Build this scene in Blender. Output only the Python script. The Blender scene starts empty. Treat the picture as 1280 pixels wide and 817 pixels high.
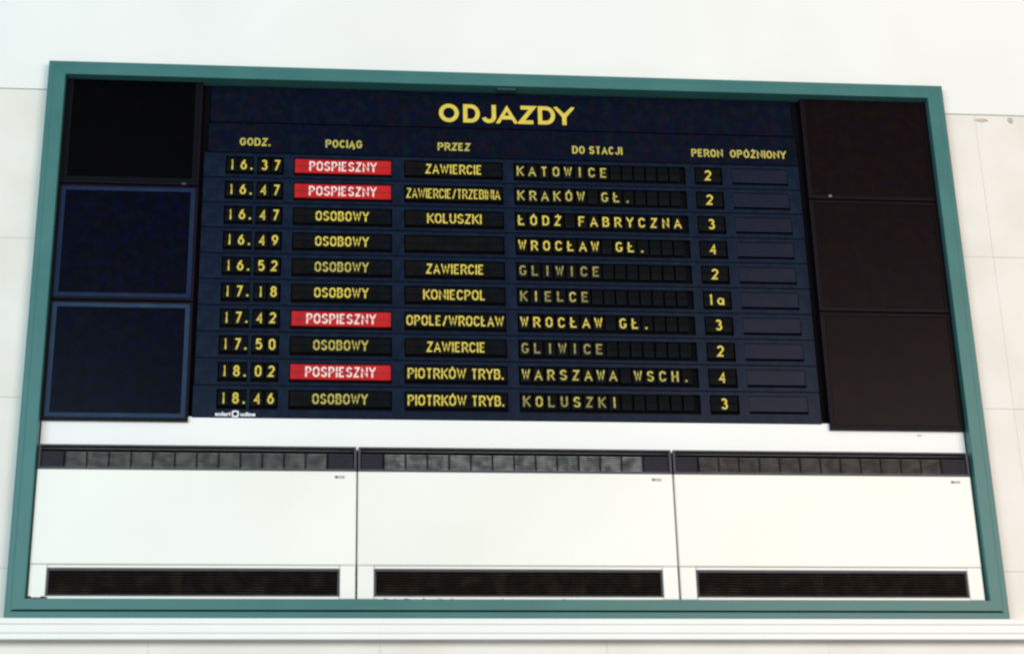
import bpy, math, random
from mathutils import Matrix, Vector
random.seed(7)

# ------------------------------------------------------------------ camera
sc = bpy.context.scene
COL = sc.collection
R3 = [[0.9952184156546164, -0.09480460213982803, -0.023503032889905087],
      [-0.015802412099442546, -0.3937380570746596, 0.9190868436567414],
      [-0.09638770105026075, -0.9143207477817513, -0.39335350673670695]]
cam_d = bpy.data.cameras.new('camera')
cam = bpy.data.objects.new('camera', cam_d)
COL.objects.link(cam)
cam.matrix_world = Matrix.Translation((1.28170207, -7.75615035, -2.0224222)) @ Matrix(R3).transposed().to_4x4()
cam_d.sensor_width = 36.0
cam_d.lens = 67.4648
cam_d.clip_start = 0.05
cam_d.clip_end = 200.0
cam_d.dof.use_dof = True
cam_d.dof.focus_distance = 8.95
cam_d.dof.aperture_fstop = 1.6
sc.camera = cam
sc.cycles.filter_width = 2.3

# ------------------------------------------------------------------ world and lamps (station hall, daylight from big windows opposite the wall)
world = bpy.data.worlds.new('World')
sc.world = world
world.use_nodes = True
bg = world.node_tree.nodes['Background']
bg.inputs[0].default_value = (0.95, 0.98, 1.0, 1)
bg.inputs[1].default_value = 0.30

def area(name, loc, target, sx, sy, power, color):
    l = bpy.data.lights.new(name, 'AREA')
    l.shape = 'RECTANGLE'; l.size = sx; l.size_y = sy
    l.energy = power; l.color = color
    o = bpy.data.objects.new(name, l)
    COL.objects.link(o)
    o.location = loc
    o.rotation_euler = (Vector(target) - Vector(loc)).to_track_quat('-Z', 'Y').to_euler()
    return o
area('hall_window_light', (-3.3, -10.0, 2.3), (1.0, 0, 1.2), 6.6, 5.0, 640, (0.68, 0.94, 1.0))
area('hall_lamp_light', (6.9, -9.5, 2.1), (3.6, 0, 0.8), 6.0, 5.0, 700, (1.0, 0.84, 0.72))

sc.view_settings.view_transform = 'Standard'
sc.view_settings.look = 'None'
sc.view_settings.gamma = 1.0
sc.view_settings.use_curve_mapping = False
sc.view_settings.exposure = 0.0

# ------------------------------------------------------------------ materials
def material(name, base, rough=0.5, alt=None, scale=6.0, bump=0.0, bscale=60.0, spec=0.5, detail=4.0, contrast=(0.35, 0.65), metallic=0.0):
    m = bpy.data.materials.new(name); m.use_nodes = True
    nt = m.node_tree; b = nt.nodes['Principled BSDF']
    b.inputs['Base Color'].default_value = (*base, 1)
    b.inputs['Roughness'].default_value = rough
    b.inputs['Specular IOR Level'].default_value = spec
    b.inputs['Metallic'].default_value = metallic
    tc = nt.nodes.new('ShaderNodeTexCoord')
    if alt:
        n = nt.nodes.new('ShaderNodeTexNoise'); n.inputs['Scale'].default_value = scale; n.inputs['Detail'].default_value = detail
        nt.links.new(tc.outputs['Object'], n.inputs['Vector'])
        r = nt.nodes.new('ShaderNodeValToRGB')
        r.color_ramp.elements[0].position = contrast[0]; r.color_ramp.elements[1].position = contrast[1]
        r.color_ramp.elements[0].color = (*base, 1); r.color_ramp.elements[1].color = (*alt, 1)
        nt.links.new(n.outputs['Fac'], r.inputs['Fac'])
        nt.links.new(r.outputs['Color'], b.inputs['Base Color'])
        rr = nt.nodes.new('ShaderNodeMapRange'); rr.inputs['To Min'].default_value = max(0.05, rough - 0.08); rr.inputs['To Max'].default_value = min(1, rough + 0.08)
        nt.links.new(n.outputs['Fac'], rr.inputs['Value']); nt.links.new(rr.outputs['Result'], b.inputs['Roughness'])
    if bump:
        n2 = nt.nodes.new('ShaderNodeTexNoise'); n2.inputs['Scale'].default_value = bscale; n2.inputs['Detail'].default_value = 3
        nt.links.new(tc.outputs['Object'], n2.inputs['Vector'])
        bp = nt.nodes.new('ShaderNodeBump'); bp.inputs['Strength'].default_value = bump; bp.inputs['Distance'].default_value = 0.004
        nt.links.new(n2.outputs['Fac'], bp.inputs['Height']); nt.links.new(bp.outputs['Normal'], b.inputs['Normal'])
    return m

def mottled_dark(name, base, tints, rough, scale=22.0, amount=0.6, spec=0.07):
    """dark plastic with random colour-noise blotches in a few hues"""
    m = bpy.data.materials.new(name); m.use_nodes = True
    nt = m.node_tree; b = nt.nodes['Principled BSDF']
    b.inputs['Roughness'].default_value = rough
    b.inputs['Specular IOR Level'].default_value = spec
    tc = nt.nodes.new('ShaderNodeTexCoord')
    prev = None
    for i, t in enumerate(tints):
        mp = nt.nodes.new('ShaderNodeMapping'); mp.inputs['Location'].default_value = (3.1 * i, 7.7 * i, 1.3 * i)
        nt.links.new(tc.outputs['Object'], mp.inputs['Vector'])
        n = nt.nodes.new('ShaderNodeTexNoise'); n.inputs['Scale'].default_value = scale * (1 + 0.35 * i); n.inputs['Detail'].default_value = 3
        nt.links.new(mp.outputs['Vector'], n.inputs['Vector'])
        mr = nt.nodes.new('ShaderNodeMapRange'); mr.inputs['From Min'].default_value = 0.48; mr.inputs['From Max'].default_value = 0.72
        mr.inputs['To Max'].default_value = amount
        nt.links.new(n.outputs['Fac'], mr.inputs['Value'])
        mx = nt.nodes.new('ShaderNodeMix'); mx.data_type = 'RGBA'
        nt.links.new(mr.outputs['Result'], mx.inputs[0])
        if prev is None: mx.inputs[6].default_value = (*base, 1)
        else: nt.links.new(prev, mx.inputs[6])
        mx.inputs[7].default_value = (*t, 1)
        prev = mx.outputs[2]
    nt.links.new(prev, b.inputs['Base Color'])
    return m

M = {}
M['teal'] = material('teal_paint', (0.040, 0.156, 0.154), 0.40, (0.050, 0.176, 0.170), 5.0, 0.15, 90, spec=.35)
M['teal_dark'] = material('teal_groove', (0.010, 0.055, 0.055), 0.6)
M['stone'] = material('pale_stone', (0.75, 0.715, 0.67), 0.5, (0.81, 0.78, 0.74), 2.6, 0.1, 30, detail=9, contrast=(.38,.60))
M['grout'] = material('stone_joint', (0.50, 0.48, 0.45), 0.9)
M['plaster'] = material('white_plaster', (0.83, 0.83, 0.82), 0.9, (0.88, 0.88, 0.87), 1.2, 0.15, 60)
M['ledge'] = material('ledge_paint', (0.86, 0.86, 0.85), 0.5, (0.89, 0.89, 0.88), 3.0)
M['white'] = material('white_enamel', (0.83, 0.825, 0.775), 0.38, (0.885, 0.88, 0.84), 1.3, 0.05, 40, detail=7)
M['white_band'] = material('white_sheet', (0.85, 0.85, 0.85), 0.45, (0.88, 0.88, 0.88), 2.0)
M['black'] = material('black_recess', (0.003, 0.003, 0.004), 0.8, spec=.05)
M['gap'] = material('dark_gap', (0.006, 0.003, 0.007), 0.8, spec=.05)
M['navy'] = mottled_dark('navy_fascia', (0.0035, 0.009, 0.024), [(0.008, 0.018, 0.042), (0.005, 0.022, 0.036), (0.012, 0.009, 0.040)], 0.32, 16, 0.6, 0.08)
M['navy_title'] = mottled_dark('title_fascia', (0.001, 0.004, 0.010), [(0.002, 0.012, 0.015), (0.002, 0.002, 0.034), (0.010, 0.003, 0.010)], 0.32, 20, 0.75, 0.06)
M['flap'] = mottled_dark('black_flap', (0.002, 0.003, 0.004), [(0.005, 0.009, 0.006), (0.010, 0.004, 0.004), (0.003, 0.005, 0.014)], 0.6, 18, 0.7, 0.05)
M['delay'] = mottled_dark('grey_blue_flap', (0.0075, 0.0105, 0.025), [(0.011, 0.014, 0.027), (0.009, 0.008, 0.026)], 0.35, 16, 0.6, 0.10)
M['glass_left'] = mottled_dark('blue_reflection_screen', (0.0006, 0.0009, 0.005), [(0.001, 0.005, 0.008), (0.001, 0.001, 0.026), (0.003, 0.002, 0.006)], 0.27, 18, 0.7, 0.055)  # cool reflection of the hall painted in as a blue base colour
M['glass_top_shaded'] = mottled_dark('shade_darkened_screen', (0.0006, 0.0006, 0.001), [(0.002, 0.001, 0.002)], 0.3, 18, 0.5, 0.04)  # top screen blackened: the dimmer reflection up there is put into its colour
M['rim_left'] = mottled_dark('blue_grey_rim', (0.020, 0.040, 0.085), [(0.034, 0.062, 0.100)], 0.5, 10)
M['rim_mid_shaded'] = mottled_dark('half_shaded_blue_rim', (0.010, 0.020, 0.060), [(0.016, 0.032, 0.070)], 0.5, 10)  # darker copy of the lowest rim, shade painted into the colour
M['rim_top_shaded'] = mottled_dark('shade_darkened_rim', (0.002, 0.003, 0.006), [(0.004, 0.006, 0.014)], 0.5, 10)  # darkest of the three left rims, painted shade towards the top
M['glass_right'] = mottled_dark('brown_reflection_screen', (0.0045, 0.0020, 0.0026), [(0.006, 0.005, 0.002), (0.011, 0.003, 0.003), (0.004, 0.003, 0.011)], 0.30, 16, 0.6, 0.06)  # warm reflected light on this side painted in as a brown base
M['rim_right'] = mottled_dark('brown_black_rim', (0.006, 0.004, 0.005), [(0.010, 0.005, 0.005)], 0.4, 12)
M['casing'] = material('panel_casing', (0.005, 0.002, 0.006), 0.5, spec=.1)
M['yellow'] = material('yellow_lettering', (0.76, 0.58, 0.06), 0.6, (0.62, 0.49, 0.07), 40)
M['yellow_faded'] = material('faded_yellow_lettering', (0.36, 0.29, 0.06), 0.6, (0.22, 0.19, 0.06), 60)
M['yellow_caption'] = material('caption_lettering', (0.56, 0.47, 0.075), 0.6, (0.40, 0.34, 0.07), 60)
M['red'] = material('red_flap', (0.40, 0.006, 0.012), 0.5, (0.54, 0.014, 0.014), 9, spec=.15)
M['red_dark'] = material('worn_red_flap', (0.20, 0.006, 0.01), 0.45, (0.30, 0.008, 0.01), 9)
M['pinkish'] = material('white_lettering', (0.90, 0.72, 0.70), 0.6)
M['logo'] = material('logo_lettering', (0.82, 0.84, 0.92), 0.6)
M['grey_frame'] = material('grille_frame', (0.062, 0.058, 0.078), 0.5, (0.085, 0.080, 0.098), 12, spec=.2)
M['grey_dark'] = material('grille_dark', (0.012, 0.012, 0.020), 0.6, (0.020, 0.018, 0.028), 15, spec=.15)
M['fin0'] = material('grille_fin_grey', (0.13, 0.14, 0.14), 0.5, (0.25, 0.26, 0.25), 22, contrast=(.4,.62))
M['fin1'] = material('grille_fin_pale', (0.15, 0.16, 0.165), 0.5, (0.40, 0.41, 0.40), 22, contrast=(.4,.62))
M['fin2'] = material('grille_fin_brown', (0.115, 0.095, 0.095), 0.5, (0.185, 0.165, 0.155), 22, contrast=(.4,.62))
M['fin_dark'] = material('grille_fin_dark', (0.030, 0.030, 0.042), 0.5, (0.045, 0.042, 0.05), 30, spec=.15)
M['intake'] = material('intake_slat', (0.008, 0.006, 0.006), 0.5, (0.022, 0.013, 0.008), 25, spec=.2)
M['intake_edge'] = material('intake_slat_edge', (0.012, 0.010, 0.010), 0.5, (0.10, 0.07, 0.04), 14, spec=.2, contrast=(.5,.7))
M['seam'] = material('thin_seam', (0.30, 0.29, 0.29), 0.8)
M['rust'] = material('rusty_grime', (0.035, 0.012, 0.010), 0.9, (0.10, 0.035, 0.02), 80)
M['badge'] = material('badge_plate', (0.62, 0.62, 0.62), 0.4)
M['badge_ink'] = material('badge_ink', (0.10, 0.10, 0.12), 0.5)
M['catch'] = material('dull_catch', (0.30, 0.16, 0.17), 0.5)
M['scuff'] = material('scuff_mark', (0.42, 0.33, 0.27), 0.8, (0.60, 0.56, 0.52), 40)

# ------------------------------------------------------------------ mesh helpers  (x right, y into the wall, z up; metres; z = 0 is the foot of the green frame)
class MB:
    def __init__(s): s.v = []; s.f = []; s.mi = []; s.mats = []
    def mat(s, m):
        m = M[m]
        if m not in s.mats: s.mats.append(m)
        return s.mats.index(m)
    def poly(s, pts, m):
        b = len(s.v); s.v += [tuple(p) for p in pts]; s.f.append(tuple(range(b, b + len(pts)))); s.mi.append(s.mat(m))
    def box(s, x0, x1, y0, y1, z0, z1, m):
        b = len(s.v)
        s.v += [(x, y, z) for x in (x0, x1) for y in (y0, y1) for z in (z0, z1)]
        i = s.mat(m)
        for q in ((0,1,3,2),(4,6,7,5),(0,4,5,1),(2,3,7,6),(0,2,6,4),(1,5,7,3)):
            s.f.append(tuple(b + k for k in q)); s.mi.append(i)
    def chamfer_box(s, x0, x1, y0, y1, z0, z1, c, m):
        """box whose front (y0) face has chamfered edges"""
        b = len(s.v); i = s.mat(m)
        for (y, d) in ((y1, 0), (y0 + c, 0), (y0, c)):
            s.v += [(x0 + d, y, z0 + d), (x1 - d, y, z0 + d), (x1 - d, y, z1 - d), (x0 + d, y, z1 - d)]
        for r in (0, 4):
            for k in range(4):
                n = (k + 1) % 4
                s.f.append((b + r + k, b + r + n, b + r + 4 + n, b + r + 4 + k)); s.mi.append(i)
        s.f.append((b + 8, b + 9, b + 10, b + 11)); s.mi.append(i)
        s.f.append((b + 3, b + 2, b + 1, b)); s.mi.append(i)
    def plate(s, x0, x1, z0, z1, y0, y1, holes, m, mside=None):
        """flat plate with rectangular holes, front at y0, back at y1"""
        xs = sorted({x0, x1, *[h[0] for h in holes], *[h[1] for h in holes]})
        zs = sorted({z0, z1, *[h[2] for h in holes], *[h[3] for h in holes]})
        def solid(i, j):
            if i < 0 or j < 0 or i >= len(xs) - 1 or j >= len(zs) - 1: return False
            cx = (xs[i] + xs[i+1]) / 2; cz = (zs[j] + zs[j+1]) / 2
            return not any(h[0] < cx < h[1] and h[2] < cz < h[3] for h in holes)
        ms = mside or m
        for i in range(len(xs) - 1):
            for j in range(len(zs) - 1):
                if not solid(i, j): continue
                a, b_, c, d = xs[i], xs[i+1], zs[j], zs[j+1]
                s.poly([(a,y0,c),(b_,y0,c),(b_,y0,d),(a,y0,d)], m)
                s.poly([(a,y1,d),(b_,y1,d),(b_,y1,c),(a,y1,c)], m)
                if not solid(i-1, j): s.poly([(a,y0,c),(a,y0,d),(a,y1,d),(a,y1,c)], ms)
                if not solid(i+1, j): s.poly([(b_,y0,d),(b_,y0,c),(b_,y1,c),(b_,y1,d)], ms)
                if not solid(i, j-1): s.poly([(b_,y0,c),(a,y0,c),(a,y1,c),(b_,y1,c)], ms)
                if not solid(i, j+1): s.poly([(a,y0,d),(b_,y0,d),(b_,y1,d),(a,y1,d)], ms)
    def prism_x(s, x0, x1, prof, m):
        b = len(s.v); n = len(prof); i = s.mat(m)
        s.v += [(x0, y, z) for y, z in prof] + [(x1, y, z) for y, z in prof]
        for k in range(n):
            q = (k + 1) % n
            s.f.append((b + k, b + q, b + n + q, b + n + k)); s.mi.append(i)
        s.f.append(tuple(b + k for k in range(n))[::-1]); s.mi.append(i)
        s.f.append(tuple(b + n + k for k in range(n))); s.mi.append(i)
    def build(s, name, parent=None, org=(0, 0, 0)):
        me = bpy.data.meshes.new(name)
        me.from_pydata([(x - org[0], y - org[1], z - org[2]) for x, y, z in s.v], [], s.f)
        for m in s.mats: me.materials.append(m)
        me.polygons.foreach_set('material_index', s.mi)
        me.update()
        o = bpy.data.objects.new(name, me); COL.objects.link(o)
        if parent is None: o.location = org
        else: o.parent = parent; o.location = Vector(org) - world_loc(parent)
        return o

def world_loc(o):
    v = Vector(o.location)
    while o.parent: o = o.parent; v += Vector(o.location)
    return v

def tag(o, label=None, cat=None, group=None, kind=None):
    if label: o['label'] = label
    if cat: o['category'] = cat
    if group: o['group'] = group
    if kind: o['kind'] = kind
    return o

def thing(name, loc, label, cat, group=None):
    o = bpy.data.objects.new(name, None); COL.objects.link(o); o.location = loc
    o.empty_display_size = 0.1
    return tag(o, label, cat, group)

# ------------------------------------------------------------------ stroke lettering
def arc(cx, cy, rx, ry, a0, a1, n=9):
    return [(cx + rx * math.cos(math.radians(a0 + (a1 - a0) * i / n)), cy + ry * math.sin(math.radians(a0 + (a1 - a0) * i / n))) for i in range(n + 1)]

def glyphs(r):
    O = arc(.5, 1-r, .5, r, 90, 180) + arc(.5, r, .5, r, 180, 360, 14) + arc(.5, 1-r, .5, r, 0, 90)
    C = [(1, 1-r-.02)] * 0 + arc(.5, 1-r, .5, r, 12 + (r > .4) * 26, 180, 12) + arc(.5, r, .5, r, 180, 348 - (r > .4) * 26, 12)
    G = arc(.5, 1-r, .5, r, 28, 180, 12) + arc(.5, r, .5, r, 180, 345, 12) + [(1, .44), (.6, .44)]
    P = [(0, 0), (0, 1), (.6, 1)] + arc(.6, .74, .4, .26, 90, -90, 8) + [(.6, .48), (0, .48)]
    g = {
     'A': (1.0, [[(0, 0), (.5, 1), (1, 0)], [(.18, .28), (.82, .28)]]),
     'B': (.92, [[(0, 0), (0, 1), (.58, 1)] + arc(.58, .765, .34, .235, 90, -90, 7) + [(.58, .53), (0.05, .53)], [(.58, .53)] + arc(.6, .265, .4, .265, 90, -90, 8) + [(.6, 0), (0, 0)]]),
     'C': (.92, [C]), 'D': (.98, [[(0, 0), (0, 1), (.45, 1)] + arc(.45, 1-r, .55, r, 90, 0, 7) + arc(.45, r, .55, r, 0, -90, 7) + [(.45, 0), (0, 0)]]),
     'E': (.8, [[(1, 1), (0, 1), (0, 0), (1, 0)], [(0, .52), (.85, .52)]]), 'F': (.8, [[(1, 1), (0, 1), (0, 0)], [(0, .5), (.85, .5)]]),
     'G': (1.0, [G]), 'H': (.95, [[(0, 0), (0, 1)], [(1, 0), (1, 1)], [(0, .5), (1, .5)]]), 'I': (0.0, [[(.5, 0), (.5, 1)]]),
     'J': (.75, [[(1, 1), (1, .3)] + arc(.5, .3, .5, .3, 0, -170, 9)]),
     'K': (.95, [[(0, 0), (0, 1)], [(1, 1), (.05, .42)], [(.3, .58), (1, 0)]]), 'L': (.75, [[(0, 1), (0, 0), (1, 0)]]),
     'Ł': (.75, [[(0, 1), (0, 0), (1, 0)], [(-.3, .38), (.6, .66)]]),
     'N': (1.0, [[(0, 0), (0, 1), (1, 0), (1, 1)]]), 'O': (1.0, [O]), 'P': (.9, [P]),
     'R': (.95, [P, [(.5, .48), (1, 0)]]),
     'S': (.9, [arc(.5, .755, .47, .245, 15, 270, 12) + arc(.5, .255, .5, .255, 90, -165, 12)]),
     'T': (.85, [[(0, 1), (1, 1)], [(.5, 1), (.5, 0)]]), 'U': (.95, [[(0, 1), (0, .32)] + arc(.5, .32, .5, .32, 180, 360, 12) + [(1, 1)]]),
     'W': (1.45, [[(0, 1), (.25, 0), (.5, .85), (.75, 0), (1, 1)]]), 'Y': (.95, [[(0, 1), (.5, .45), (1, 1)], [(.5, .45), (.5, 0)]]),
     'Z': (.9, [[(0, 1), (1, 1), (0, 0), (1, 0)]]),
     '0': (.9, [O]), '1': (.3, [[(.1, .88), (.75, 1), (.75, 0)]]),
     '2': (.9, [arc(.5, .72, .5, .28, 165, -25, 10) + [(0, 0), (1, 0)]]),
     '3': (.9, [arc(.48, .765, .42, .235, 155, -90, 10), arc(.5, .265, .5, .265, 90, -155, 10)]),
     '4': (.95, [[(.74, 0), (.74, 1), (0, .27), (1, .27)]]),
     '5': (.9, [[(.92, 1), (.12, 1), (.05, .56)] + arc(.48, .33, .52, .33, 125, -150, 11)]),
     '6': (.9, [arc(.5, .31, .5, .31, 0, 360, 16), [(.78, 1), (.3, .72), (.04, .42), (0, .31)]]),
     '7': (.9, [[(0, 1), (1, 1), (.35, 0)]]),
     '8': (.9, [arc(.5, .765, .42, .235, 0, 360, 14), arc(.5, .265, .5, .265, 0, 360, 14)]),
     '9': (.9, [arc(.5, .69, .5, .31, 0, 360, 16), [(.22, 0), (.7, .28), (.96, .58), (1, .69)]]),
     'a': (.85, [arc(.45, .3, .45, .3, 0, 360, 14), [(.95, .62), (.95, 0)]]),
     '/': (.7, [[(0, -.08), (1, 1.05)]]), '.': (0.0, []), ' ': (.55, []),
    }
    g['Ó'] = (g['O'][0], g['O'][1] + [[(.42, 1.13), (.66, 1.24)]])
    g['Ź'] = (g['Z'][0], g['Z'][1] + [[(.42, 1.13), (.66, 1.24)]])
    g['Ż'] = (g['Z'][0], g['Z'][1] + [[(.42, 1.19), (.58, 1.19)]])
    g['Ą'] = (g['A'][0], g['A'][1] + [[(.92, -.05), (.85, -.2), (1.02, -.26)]])
    return g
G_NARROW = glyphs(.30)
G_ROUND = glyphs(.5)

def ribbon(mb, pts, sw, y, m, lim=None):
    P = [Vector(p) for i, p in enumerate(pts) if i == 0 or (Vector(p) - Vector(pts[i-1])).length > 1e-5]
    closed = (P[0] - P[-1]).length < 1e-6
    if closed: P = P[:-1]
    n = len(P); L = []; Rr = []
    for i in range(n):
        a = P[(i - 1) % n] if (closed or i > 0) else None
        b = P[(i + 1) % n] if (closed or i < n - 1) else None
        d1 = (P[i] - a).normalized() if a is not None else None
        d2 = (b - P[i]).normalized() if b is not None else None
        if d1 is None: d1 = d2
        if d2 is None: d2 = d1
        n1 = Vector((-d1.y, d1.x)); n2 = Vector((-d2.y, d2.x))
        nn = n1 + n2
        if nn.length < 1e-4: nn = n1.copy()
        nn.normalize(); k = 1.0 / max(0.42, nn.dot(n1))
        q1 = P[i] + nn * (sw / 2 * k); q2 = P[i] - nn * (sw / 2 * k)
        if lim:
            for q in (q1, q2): q.y = min(lim[1], max(lim[0], q.y))
        L.append(q1); Rr.append(q2)
    for i in range(n if closed else n - 1):
        j = (i + 1) % n
        mb.poly([(Rr[i].x, y, Rr[i].y), (Rr[j].x, y, Rr[j].y), (L[j].x, y, L[j].y), (L[i].x, y, L[i].y)], m)

def put_glyph(mb, ch, x0, x1, z0, h, sw, y, m, G):
    """glyph with its ink between x0 and x1 and cap height h from z0"""
    hs = sw / 2
    if ch == '.':
        mb.poly([(x0, y, z0), (x0 + sw*1.15, y, z0), (x0 + sw*1.15, y, z0 + sw*1.15), (x0, y, z0 + sw*1.15)], m); return
    for k, st in enumerate(G[ch][1]):
        pts = [(x0 + hs + p[0] * (x1 - x0 - sw), z0 + hs + p[1] * (h - sw)) for p in st]
        for e, n in ((0, 1), (-1, -2)):            # stems and diagonals run out to the cap line and the base line
            if st[0] != st[-1] and st[e][1] in (0, 1) and abs(st[e][1] - st[n][1]) > .3:
                d = (Vector(pts[e]) - Vector(pts[n])).normalized() * sw * .8
                pts[e] = (pts[e][0] + d.x, pts[e][1] + d.y)
        inside = max(p[1] for p in st) <= 1.0 and min(p[1] for p in st) >= 0
        ribbon(mb, pts, sw, y - 0.00012 * k, m, (z0, z0 + h) if inside else None)

def line_text(mb, text, x0, x1, z0, h, sw, y, m, G=G_NARROW, gap=1.0):
    """text stretched to fill x0..x1; letter widths proportional, strokes constant"""
    fixed = 0; prop = 0
    for i, c in enumerate(text):
        prop += G[c][0]; fixed += 0 if c == ' ' else sw * (1.15 if c == '.' else 1)
        if i < len(text) - 1: fixed += sw * gap
    u = (x1 - x0 - fixed) / prop
    x = x0
    for c in text:
        w = G[c][0] * u + (0 if c == ' ' else sw * (1.15 if c == '.' else 1))
        if c != ' ': put_glyph(mb, c, x, x + w, z0, h, sw, y, m, G)
        x += w + sw * gap

# ------------------------------------------------------------------ the setting: wall
YW = 0.052
NX0, NX1, NZ0, NZ1 = .035, 4.165, .03, 2.575     # niche in the wall that holds the board and the cabinets
mb = MB()
mb.plate(-5, 10, -4, 2.5, YW + .005, YW + .09, [(NX0, NX1, NZ0, 2.5)], 'grout')
zj = [2.48 - 0.7525 * k for k in range(9)]
for k in range(len(zj) - 1):
    off = 0
    x = 0.58 - 0.945 * 6 + off
    while x < 10:
        a, b = x + .0005, x + .945 - .0005
        yy = YW + random.uniform(0, .0006)
        c, d = zj[k+1] + .0007, zj[k] - .0007
        if b < NX0 or a > NX1 or d < NZ0 or c > NZ1:
            mb.chamfer_box(a, b, yy, YW + .006, c, d, .0007, 'stone')
        else:
            if a < NX0: mb.box(a, NX0, yy, YW + .006, c, d, 'stone')
            if b > NX1: mb.box(NX1, b, yy, YW + .006, c, d, 'stone')
            if c < NZ0: mb.box(max(a, NX0), min(b, NX1), yy, YW + .006, c, NZ0, 'stone')
        x += .945
w1 = tag(mb.build('stone_wall'), 'pale stone slab wall around and below the green frame', kind='structure')
mb = MB()
mb.plate(-5, 10, 2.483, 6.5, YW - .004, YW + .02, [(NX0, NX1, 2.483, NZ1)], 'plaster')
w2 = tag(mb.build('plaster_wall'), 'smooth white plaster wall above the green frame', kind='structure')
for (x, z, w, h) in ((4.392, 2.452, .075, .020), (4.535, 2.455, .03, .03)):
    mb = MB()
    pts = [(x + w/2 * math.cos(a) * random.uniform(.8, 1.1), YW - .0012, z + h/2 * math.sin(a) * random.uniform(.8, 1.2)) for a in [k * math.pi / 8 for k in range(16)]]
    mb.poly(pts, 'scuff')
    mb.build('scuff_mark', w1)

# ledge
mb = MB()
mb.prism_x(-5, 10, [(YW - .001, -.001), (-.010, -.003), (-.012, -.005), (-.012, -.0265), (-.006, -.0295), (-.006, -.062), (.000, -.065), (.000, -.086), (.003, -.089), (YW - .001, -.068)], 'ledge')
tag(mb.build('wall_ledge', org=(2.1, 0, -.09)), 'long white moulded ledge running along the wall under the green frame', 'ledge')

# ------------------------------------------------------------------ green frame
W, H = 4.2, 2.608
frame = thing('display_frame', (2.1, 0, 0), 'large teal green painted metal frame enclosing the departures board and white cabinets', 'frame')
def rail(name, kind):
    mb = MB(); wd = .078 if kind in ('L', 'R') else (.070 if kind == 'T' else .081)
    prof = [(0, YW - .001), (0, .006), (.004, .0025), (.024, .0025), (.027, 0), (wd - .002, 0), (wd, .002), (wd, .075), (wd*.6, .075), (wd*.6, YW - .001)]
    if kind == 'B':
        prof = [(0, YW - .001), (0, .004), (.003, .002), (.0265, .002), (.0270, .020), (.0345, .020), (.0350, 0), (wd - .002, 0), (wd, .002), (wd, .075), (wd*.6, .075), (wd*.6, YW - .001)]
    hw = .078
    def ring(e):
        out = []
        g_ = .0006 if kind in 'TB' else 0
        for (u, y) in prof:
            if kind == 'L':
                z = (u / hw * .081 if e == 0 else H - u / hw * .070); out.append((u, y, z))
            elif kind == 'R':
                z = (u / hw * .081 if e == 0 else H - u / hw * .070); out.append((W - u, y, z))
            elif kind == 'T':
                x = (u / .070 * hw + g_ if e == 0 else W - u / .070 * hw - g_); out.append((x, y, H - u))
            else:
                x = (u / .081 * hw + g_ if e == 0 else W - u / .081 * hw - g_); out.append((x, y, u))
        return out
    a, b = ring(0), ring(1); n = len(prof)
    for k in range(n):
        q = (k + 1) % n
        dark = kind == 'B' and k in (3, 4, 5)
        mb.poly([a[k], b[k], b[q], a[q]], 'teal_dark' if dark else 'teal')
    mb.poly(a, 'teal'); mb.poly(b[::-1], 'teal')
    return mb.build(name, frame)
rail('side_rail', 'L'); rail('side_rail', 'R'); rail('top_rail', 'T'); rail('bottom_rail', 'B')
mb = MB(); mb.box(.04, W - .04, .088, .097, .035, H - .04, 'gap'); mb.build('back_panel', frame)
mb = MB(); mb.chamfer_box(2.060, 2.148, .016, .05, 2.526, 2.5378, .002, 'teal_dark'); mb.build('latch_tab', frame)

# ------------------------------------------------------------------ blank side panels
ZT = [2.567, 2.0, 1.430, 0.868]
left_labels = ['blank black panel at the top left inside the green frame, left of the departures title',
               'blank blue black panel with thin blue rim, middle one left of the train times',
               'blank navy panel with bright blue grey rim, lowest left of the train times']
right_labels = ['blank black panel at the top right inside the green frame, with a small dull catch',
                'blank dark brown panel, middle of the three right of the delay column',
                'blank brown panel, lowest right of the delay column above the white strip']
for side in (0, 1):
    for k in range(3):
        z1, z0 = ZT[k], ZT[k+1]
        if side == 0: x0, x1, lab = .080, .698, left_labels[k]
        else:
            x0, x1, lab = 3.506, 4.122, right_labels[k]; z0 -= 0 if k < 2 else .006
            z1 += .004 if k else 0; z0 += .004 if k < 2 else 0
        t = thing('blank_panel', ((x0+x1)/2, .05, z0), lab, 'panel', 'blank panels beside the departure rows')
        g = .004
        m = MB()
        m.plate(x0 + g*.5, x1, z0 + g, z1 - g, .042, .080, [(x0 + .012, x1 - .010, z0 + g + .010, z1 - g - .006)], 'casing')
        m.box(x0 + .01, x1 - .01, .078, .082, z0 + .012, z1 - .01, 'black')
        m.build('casing', t, (x0, 0, z0))
        rim = ('rim_top_shaded', 'rim_mid_shaded', 'rim_left')[k] if side == 0 else 'rim_right'
        bw = .020 if side == 0 else .010
        a, b, c, d = x0 + .013, x1 - .012, z0 + .017, z1 - .012
        if side == 1: c = z0 + .014; d = z1 - .009
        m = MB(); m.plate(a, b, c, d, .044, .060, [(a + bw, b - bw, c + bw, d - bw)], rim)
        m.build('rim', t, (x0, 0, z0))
        m = MB(); m.chamfer_box(a + bw + .0008, b - bw - .0008, .047 if side == 0 else .0455, .062, c + bw + .0008, d - bw - .0008, .0015, ('glass_left' if k else 'glass_top_shaded') if side == 0 else 'glass_right')
        m.build('screen', t, (x0, 0, z0))
        if side == 1 and k == 0:
            m = MB(); m.chamfer_box(x0 + .098, x0 + .112, .038, .046, z0 + .012, z0 + .024, .003, 'catch'); m.build('catch', t, (x0, 0, z0))
        if side == 0 and k == 0:
            m = MB(); m.chamfer_box(x1 - .075, x1 - .055, .037, .046, z0 + .003, z0 + .013, .002, 'grey_frame'); m.build('catch', t, (x0, 0, z0))

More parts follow.
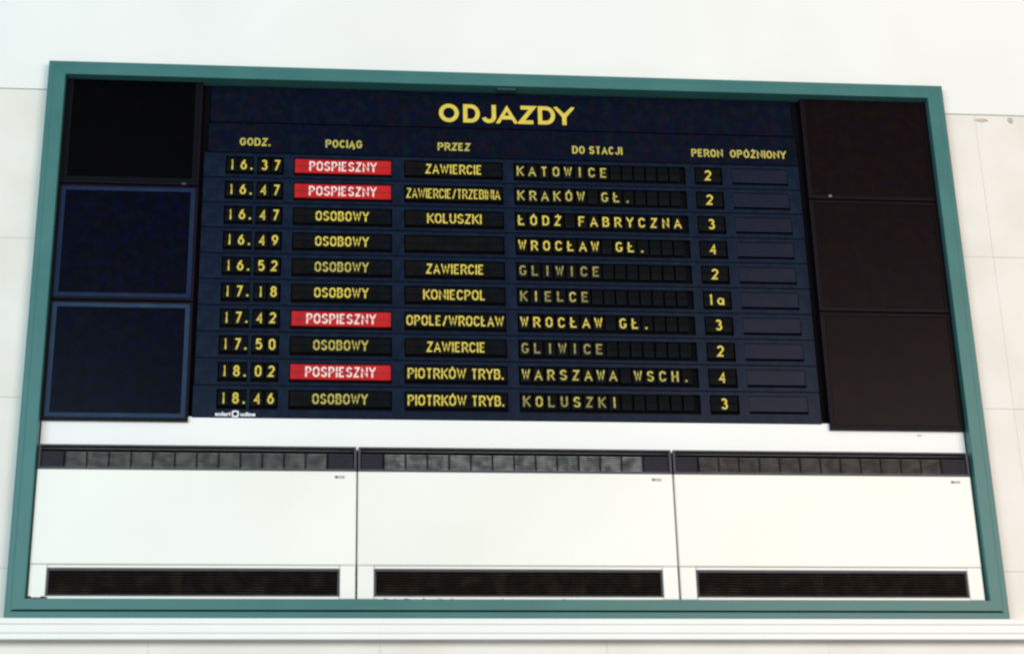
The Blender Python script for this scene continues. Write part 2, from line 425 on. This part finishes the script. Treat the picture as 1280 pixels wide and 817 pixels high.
# ------------------------------------------------------------------ departures board
BX0, BX1 = .706, 3.495
board = thing('departure_board', (2.1, .06, .892), 'dark navy departures board with yellow ODJAZDY title over ten rows of train times', 'departures board')
YB = .060
mb = MB(); mb.box(BX0 + .002, BX1 + .006, YB + .020, YB + .026, .895, 2.56, 'black'); mb.build('housing', board, (BX0, YB, .9))
# title panel
mb = MB(); mb.chamfer_box(BX0 + .03, BX1 - .03, YB, YB + .018, 2.3435, 2.530, .002, 'navy_title')
tp = mb.build('title_panel', board, (BX0, YB, 2.34))
for c, a, b in (('O', 1.789, 1.882), ('D', 1.902, 1.980), ('J', 1.989, 2.056), ('A', 2.060, 2.154), ('Z', 2.162, 2.240), ('D', 2.253, 2.334), ('Y', 2.334, 2.420)):
    mb = MB(); put_glyph(mb, c, a, b, 2.371, .097, .0200, YB - .001, 'yellow', G_ROUND)
    mb.build('title_letter', tp, (a, YB, 2.37))
# heading strip
mb = MB(); mb.chamfer_box(BX0 + .025, BX1 - .02, YB, YB + .018, 2.1865, 2.3395, .002, 'navy_title')
cp = mb.build('heading_strip', board, (BX0, YB, 2.18))
for txt, a, b in (('GODZ.', .875, 1.0145), ('POCIĄG', 1.266, 1.434), ('PRZEZ', 1.7816, 1.933), ('DO STACJI', 2.408, 2.644), ('PERON', 2.971, 3.1206), ('OPÓŹNIONY', 3.154, 3.422)):
    mb = MB(); line_text(mb, txt, a, b, 2.221, .041, .0078, YB - .001, 'yellow_caption', G_ROUND, gap=.55)
    mb.build('column_heading', cp, (a, YB, 2.22))

rows = [('16.37', 'P', 'ZAWIERCIE', 'KATOWICE', '2'), ('16.47', 'P', 'ZAWIERCIE/TRZEBINIA', 'KRAKÓW GŁ.', '2'),
        ('16.47', 'O', 'KOLUSZKI', 'ŁÓDŹ FABRYCZNA', '3'), ('16.49', 'O', '', 'WROCŁAW GŁ.', '4'),
        ('16.52', 'O', 'ZAWIERCIE', 'GLIWICE', '2'), ('17.18', 'O', 'KONIECPOL', 'KIELCE', '1a'),
        ('17.42', 'P', 'OPOLE/WROCŁAW', 'WROCŁAW GŁ.', '3'), ('17.50', 'O', 'ZAWIERCIE', 'GLIWICE', '2'),
        ('18.02', 'P', 'PIOTRKÓW TRYB.', 'WARSZAWA WSCH.', '4'), ('18.46', 'O', 'PIOTRKÓW TRYB.', 'KOLUSZKI', '3')]
VX = {'ZAWIERCIE': (1.725, 1.985), 'ZAWIERCIE/TRZEBINIA': (1.637, 2.067), 'KOLUSZKI': (1.731, 1.979), 'KONIECPOL': (1.711, 1.990), 'OPOLE/WROCŁAW': (1.636, 2.070), 'PIOTRKÓW TRYB.': (1.641, 2.063)}
PITCH = .1265
def flap(mb, x0, x1, z0, z1, mat):
    zm = (z0 + z1) / 2
    mb.chamfer_box(x0, x1, YB + .0065, YB + .011, zm + .0006, z1, .0022 if mat == 'red' else .0012, mat)
    mb.chamfer_box(x0, x1, YB + .0060, YB + .0105, z0, zm - .0006, .0022 if mat == 'red' else .0012, mat)
    return zm
def seam(mb, x0, x1, zm, t=.0016, mat='black'):
    mb.poly([(x0, YB + .0046, zm - t/2), (x1, YB + .0046, zm - t/2), (x1, YB + .0046, zm + t/2), (x0, YB + .0046, zm + t/2)], mat)
YL = YB + .0054
RJ = random.Random(3)
def jitter(o, k=1.0):
    """flaps never hang quite true"""
    o.location.z += RJ.uniform(-.0007, .0007) * k
    o.rotation_euler.y = math.radians(RJ.uniform(-.8, .8) * k)
    o.rotation_euler.x = math.radians(RJ.uniform(-1.0, .6) * min(k, .4))
    return o
for r, (tm, ty, via, dest, pl) in enumerate(rows):
    zt = 2.184 - PITCH * r; zb = zt - PITCH
    zc = zt - .0575                      # centre of the lettering
    f0, f1 = zc - .035, zc + .037        # flap bottom and top
    w0, w1_ = f0 - .019, f1 + .0015         # window
    holes = [(.815, .933+.010, w0, w1_), (.957, 1.078, w0, w1_), (1.1235, 1.572, w0, w1_), (1.6265, 2.081, w0, w1_), (2.131, 2.936, w0, w1_), (2.978, 3.110, w0, w1_), (3.1530, 3.4210, w0 + .006, f1 + .0005)]
    mb = MB(); mb.plate(BX0 + (.012 if r < 9 else .008), BX1 - .02, zb + .0022 - (.0 if r < 9 else .0265), zt - .0022, YB, YB + .014, holes, 'navy', 'black')
    dr = mb.build('display_row', board, (BX0, YB, zb))
    # time digits
    dx = [.8445, .8965, .990, 1.047]
    digs = tm.replace('.', '')
    for k, c in enumerate(digs):
        mb = MB(); fx0 = dx[k] - .0245; fx1 = dx[k] + .0245
        if k == 1: fx1 = .941
        if k == 2: fx0 = .9595
        zm = flap(mb, fx0, fx1, f0, f1, 'flap')
        gw = .0285 if c != '1' else .0110
        put_glyph(mb, c, dx[k] - gw/2, dx[k] + gw/2, zc - .0255, .0525, .0080, YL, 'yellow', G_NARROW)
        if k == 1: put_glyph(mb, '.', .9275, .937, zc - .0255, .0525, .0078, YL, 'yellow', G_NARROW)
        seam(mb, fx0, fx1, zm)
        jitter(mb.build('digit_flap', dr, (dx[k], YB, zc)))
    # train type
    mb = MB(); zm = flap(mb, 1.1275, 1.568, f0, f1, ('red' if ty == 'P' else 'flap'))
    if ty == 'P': line_text(mb, 'POSPIESZNY', 1.194, 1.500, zc - .0235, .0485, .0074, YL, 'pinkish', gap=.8)
    else: line_text(mb, 'OSOBOWY', 1.2265, 1.466, zc - .0235, .0485, .0074, YL, 'yellow' if r in (2, 3, 5) else 'yellow_caption', gap=.8)
    seam(mb, 1.1275, 1.568, zm, .0032, 'black' if ty != 'P' else 'red_dark')
    o = jitter(mb.build('train_type_flap', dr, (1.3477, YB, zc)), .12)
    if ty == 'P': o['label'] = 'red flap with white lettering'
    # via
    mb = MB(); zm = flap(mb, 1.6305, 2.077, f0, f1, 'flap')
    if via:
        long_ = len(via) > 15
        line_text(mb, via, *VX[via], zc - .0240, .0490, .0058 if long_ else .0072, YL, 'yellow', gap=.6 if long_ else .75)
    seam(mb, 1.6305, 2.077, zm, .0026)
    jitter(mb.build('via_flap', dr, (1.8537, YB, zc)), .12)
    # destination letters
    for k in range(14):
        cx = 2.1625 + .0556 * k
        c = dest[k] if k < len(dest) else ' '
        mb = MB(); zm = flap(mb, cx - .0235, cx + .0235, f0, f1, 'flap')
        if c != ' ':
            fad = r in (4, 7, 9, 5) or (r == 8 and k in (10, 1)) 
            gw = {'I': .0092, 'W': .036, '.': .010, 'A': .034}.get(c, .031)
            x_ = cx - gw/2 if c != '.' else cx - .010
            put_glyph(mb, c, x_, x_ + gw, zc - .0240, .0495, .0078, YL, 'yellow_faded' if fad and (k % 3 != 1 or r in (4, 7)) else ('yellow' if r in (2, 3, 6) else 'yellow_caption'), G_NARROW)
        seam(mb, cx - .0235, cx + .0235, zm, .0026)
        jitter(mb.build('letter_flap' if c != ' ' else 'blank_flap', dr, (cx, YB, zc)))
    # platform
    mb = MB(); zm = flap(mb, 2.984, 3.104, f0, f1, 'flap')
    if len(pl) == 1: put_glyph(mb, pl, 3.028, 3.059, zc - .0260, .0530, .0082, YL, 'yellow', G_NARROW)
    else:
        put_glyph(mb, '1', 3.008, 3.0235, zc - .0260, .0530, .0082, YL, 'yellow', G_NARROW)
        put_glyph(mb, 'a', 3.045, 3.078, zc - .0260, .0530, .0080, YL, 'yellow', G_NARROW)
    seam(mb, 2.984, 3.104, zm)
    jitter(mb.build('platform_flap', dr, (3.044, YB, zc)), .4)
    # delay (blank)
    mb = MB(); mb.chamfer_box(3.1535, 3.4205, YB + .0035, YB + .011, f0, f1, .0015, 'delay')
    mb.build('delay_flap', dr, (3.287, YB, zc))

# maker's mark on the lowest strip
def font_mesh(mb, text, x0, x1, z0, h, y, m, offset=.02):
    c = bpy.data.curves.new('lettering_curve', 'FONT'); c.body = text; c.offset = offset; c.resolution_u = 3
    o = bpy.data.objects.new('lettering_curve', c); COL.objects.link(o)
    bpy.context.view_layer.update()
    me = bpy.data.meshes.new_from_object(o.evaluated_get(bpy.context.evaluated_depsgraph_get()))
    xs = [v.co.x for v in me.vertices]; s = (x1 - x0) / (max(xs) - min(xs)); sz = h / .74; mnx = min(xs)
    b = len(mb.v); mb.v += [(x0 + (v.co.x - mnx) * s, y, z0 + v.co.y * sz) for v in me.vertices]
    i = mb.mat(m)
    for p in me.polygons: mb.f.append(tuple(b + k for k in p.vertices)); mb.mi.append(i)
    bpy.data.objects.remove(o); bpy.data.curves.remove(c); bpy.data.meshes.remove(me)
mb = MB(); yl = YB - .0008
font_mesh(mb, 'solari', .812, .877, .9035, .0185, yl, 'logo', .035)
font_mesh(mb, 'udine', .920, .984, .9030, .0185, yl, 'logo', .035)
cx, cz, q = .898, .9125, .0155
ring_o = [(cx, cz + q), (cx + q, cz), (cx, cz - q), (cx - q, cz), (cx, cz + q)]
ribbon(mb, [(cx + .012 * sx, cz + .012 * sz) for sx, sz in ((-1, 1), (-1, -1), (1, -1), (1, 1), (-1, 1))], .0045, yl, 'logo')
ribbon(mb, ring_o, .004, yl - .0002, 'logo')
mb.build('maker_mark', board, (.9, YB, .91))

# ------------------------------------------------------------------ white strip under the board
mb = MB()
mb.chamfer_box(.082, 4.118, .062, .085, .750, .900, .002, 'white_band')
fs = tag(mb.build('filler_strip', org=(2.1, .07, .75)), 'plain white horizontal strip between the departures board and the three cabinets', 'strip')
mb = MB(); mb.poly([(3.90, .0612, .846), (3.925, .0612, .843), (3.922, .0612, .850), (3.905, .0612, .852)], 'scuff'); mb.build('scuff_mark', fs, (3.9, .06, .84))

# ------------------------------------------------------------------ white cabinets
cab_labels = ['white metal air cabinet at the left, its lower left corner rusty and crumbling',
              'white metal air cabinet in the middle, between the two others, with the palest top louvers',
              'cream white metal air cabinet at the right, against the right frame rail']
ZV0, ZV1 = .648, .7575
for k, (x0, x1) in enumerate(((.0835, 1.4205), (1.4265, 2.7845), (2.7915, 4.113))):
    t = thing('air_conditioner', ((x0+x1)/2, .04, .09), cab_labels[k], 'air conditioner', 'white cabinets in a row under the departures board')
    org = (x0, .04, .09)
    Yf = .030
    # casing: main front panel
    mb = MB(); mb.chamfer_box(x0, x1, Yf, .088, .2345, ZV0 - .001, .004, 'white')
    mb.build('front_panel', t, org)
    # lower part with intake opening
    ix0, ix1 = x0 + .070, x1 - .066
    mb = MB()
    mb.chamfer_box(x0 + .001, ix0, Yf + .0008, .088, .0885, .2327, .003, 'white')
    mb.build('side_post', t, org)
    mb = MB()
    mb.chamfer_box(ix1, x1 - .001, Yf + .0008, .088, .0885, .2327, .003, 'white')
    mb.build('side_post', t, org)
    mb = MB()
    mb.chamfer_box(ix0 + .002, ix1 - .002, Yf - .002, .050, .2185, .2305, .002, 'white')
    mb.chamfer_box(ix0 + .002, ix1 - .002, Yf - .001, .050, .0870, .0990, .002, 'white')
    mb.build('intake_lip', t, org)
    mb = MB()
    mb.plate(ix0 + .003, ix1 - .003, .0995, .2180, Yf + .004, Yf + .020, [(ix0 + .009, ix1 - .009, .107, .209)], 'grey_frame')
    mb.box(ix0 + .001, ix1 - .001, .078, .084, .095, .225, 'black')
    for s_ in range(9):
        z = .1095 + s_ * .0113
        mb.poly([(ix0 + .009, Yf + .022, z), (ix1 - .009, Yf + .022, z), (ix1 - .009, Yf + .010, z + .0075), (ix0 + .009, Yf + .010, z + .0075)], 'intake')
        mb.box(ix0 + .009, ix1 - .009, Yf + .0085, Yf + .0100, z + .0066, z + .0080, 'intake_edge')
    mb.build('intake_grille', t, org)
    # top vent
    mb = MB()
    mb.plate(x0 + .001, x1 - .001, ZV0, ZV1, Yf + .001, Yf + .030, [(x0 + .010, x1 - .010, ZV0 + .009, ZV1 - .007)], 'grey_frame')
    mb.box(x0 + .005, x1 - .005, .078, .084, ZV0 + .002, ZV1 - .002, 'black')
    vg = mb.build('vent_grille', t, org)
    c0 = x0 + (.110 if k < 2 else .112); cw = (x1 - .125 - c0) / 12
    za, zb = ZV0 + .010, ZV1 - .027
    for (a, b) in ((x0 + .012, c0 - .003), (c0 + 12 * cw + .003, x1 - .012)):
        mb = MB(); mb.chamfer_box(a, b, Yf + .010, Yf + .024, za, zb, .002, 'grey_dark')
        for s_ in range(5):
            z = za + .007 + s_ * .0135; mb.chamfer_box(a + .004, b - .004, Yf + .0075, Yf + .0105, z, z + .004, .001, 'fin_dark')
        mb.build('end_plate', vg, org)
    for s in range(12):
        a = c0 + s * cw + .0005; b = c0 + (s + 1) * cw - .0005
        mb = MB()
        mb.box(a, b, Yf + .020, Yf + .024, za, zb, 'grey_dark')
        for e in (a, b - .0018): mb.box(e, e + .0018, Yf + .004, Yf + .020, za, zb, 'grey_dark')
        n = 8
        for q_ in range(n):
            z = za + .002 + q_ * (zb - za - .004) / n
            dz = random.uniform(-.0008, .0008)
            mb.poly([(a + .003, Yf + .006, z + dz), (b - .003, Yf + .006, z - dz), (b - .003, Yf + .014, z + .0078), (a + .003, Yf + .014, z + .0078)], 'fin%d' % k)
        mb.build('louver_block', vg, org)
    # badge
    bx = x1 - .092
    mb = MB(); mb.chamfer_box(bx, bx + .044, Yf - .002, Yf + .002, .6135, .6265, .001, 'badge')
    mb.box(bx + .002, bx + .013, Yf - .0028, Yf - .001, .6155, .6250, 'badge_ink')
    for q_ in range(3): mb.box(bx + .018 + .008*q_, bx + .0225 + .008*q_, Yf - .0028, Yf - .001, .617, .6235, 'badge_ink' if q_ == 2 else 'seam')
    mb.build('badge', t, org)
    if k == 0:
        mb = MB(); pts = [(x0 + .001, Yf - .0015, .0825)]; x = x0 + .001
        top = []
        while x < x0 + .085:
            top.append((x, Yf - .0015, .0915 + random.uniform(0, .008))); x += .006
        mb.poly([(x0 + .001, Yf - .0015, .080), (x, Yf - .0015, .080)] + top[::-1], 'rust')
        mb.build('rusty_edge', t, org)
    if k == 1:
        mb = MB()
        for (a, w) in ((.075, .012), (.105, .03), (.15, .016), (.19, .035), (.27, .014), (.33, .03), (.385, .02), (.6, .014), (.86, .01)):
            mb.poly([(x0 + a, Yf - .0019, .0875), (x0 + a + w, Yf - .0019, .0875), (x0 + a + w*.8, Yf - .0019,   .0893 + random.uniform(0, .002)), (x0 + a + w*.3, Yf - .0019, .0897 + random.uniform(0, .002))], 'rust')
        mb.build('rust_spots', t, org)
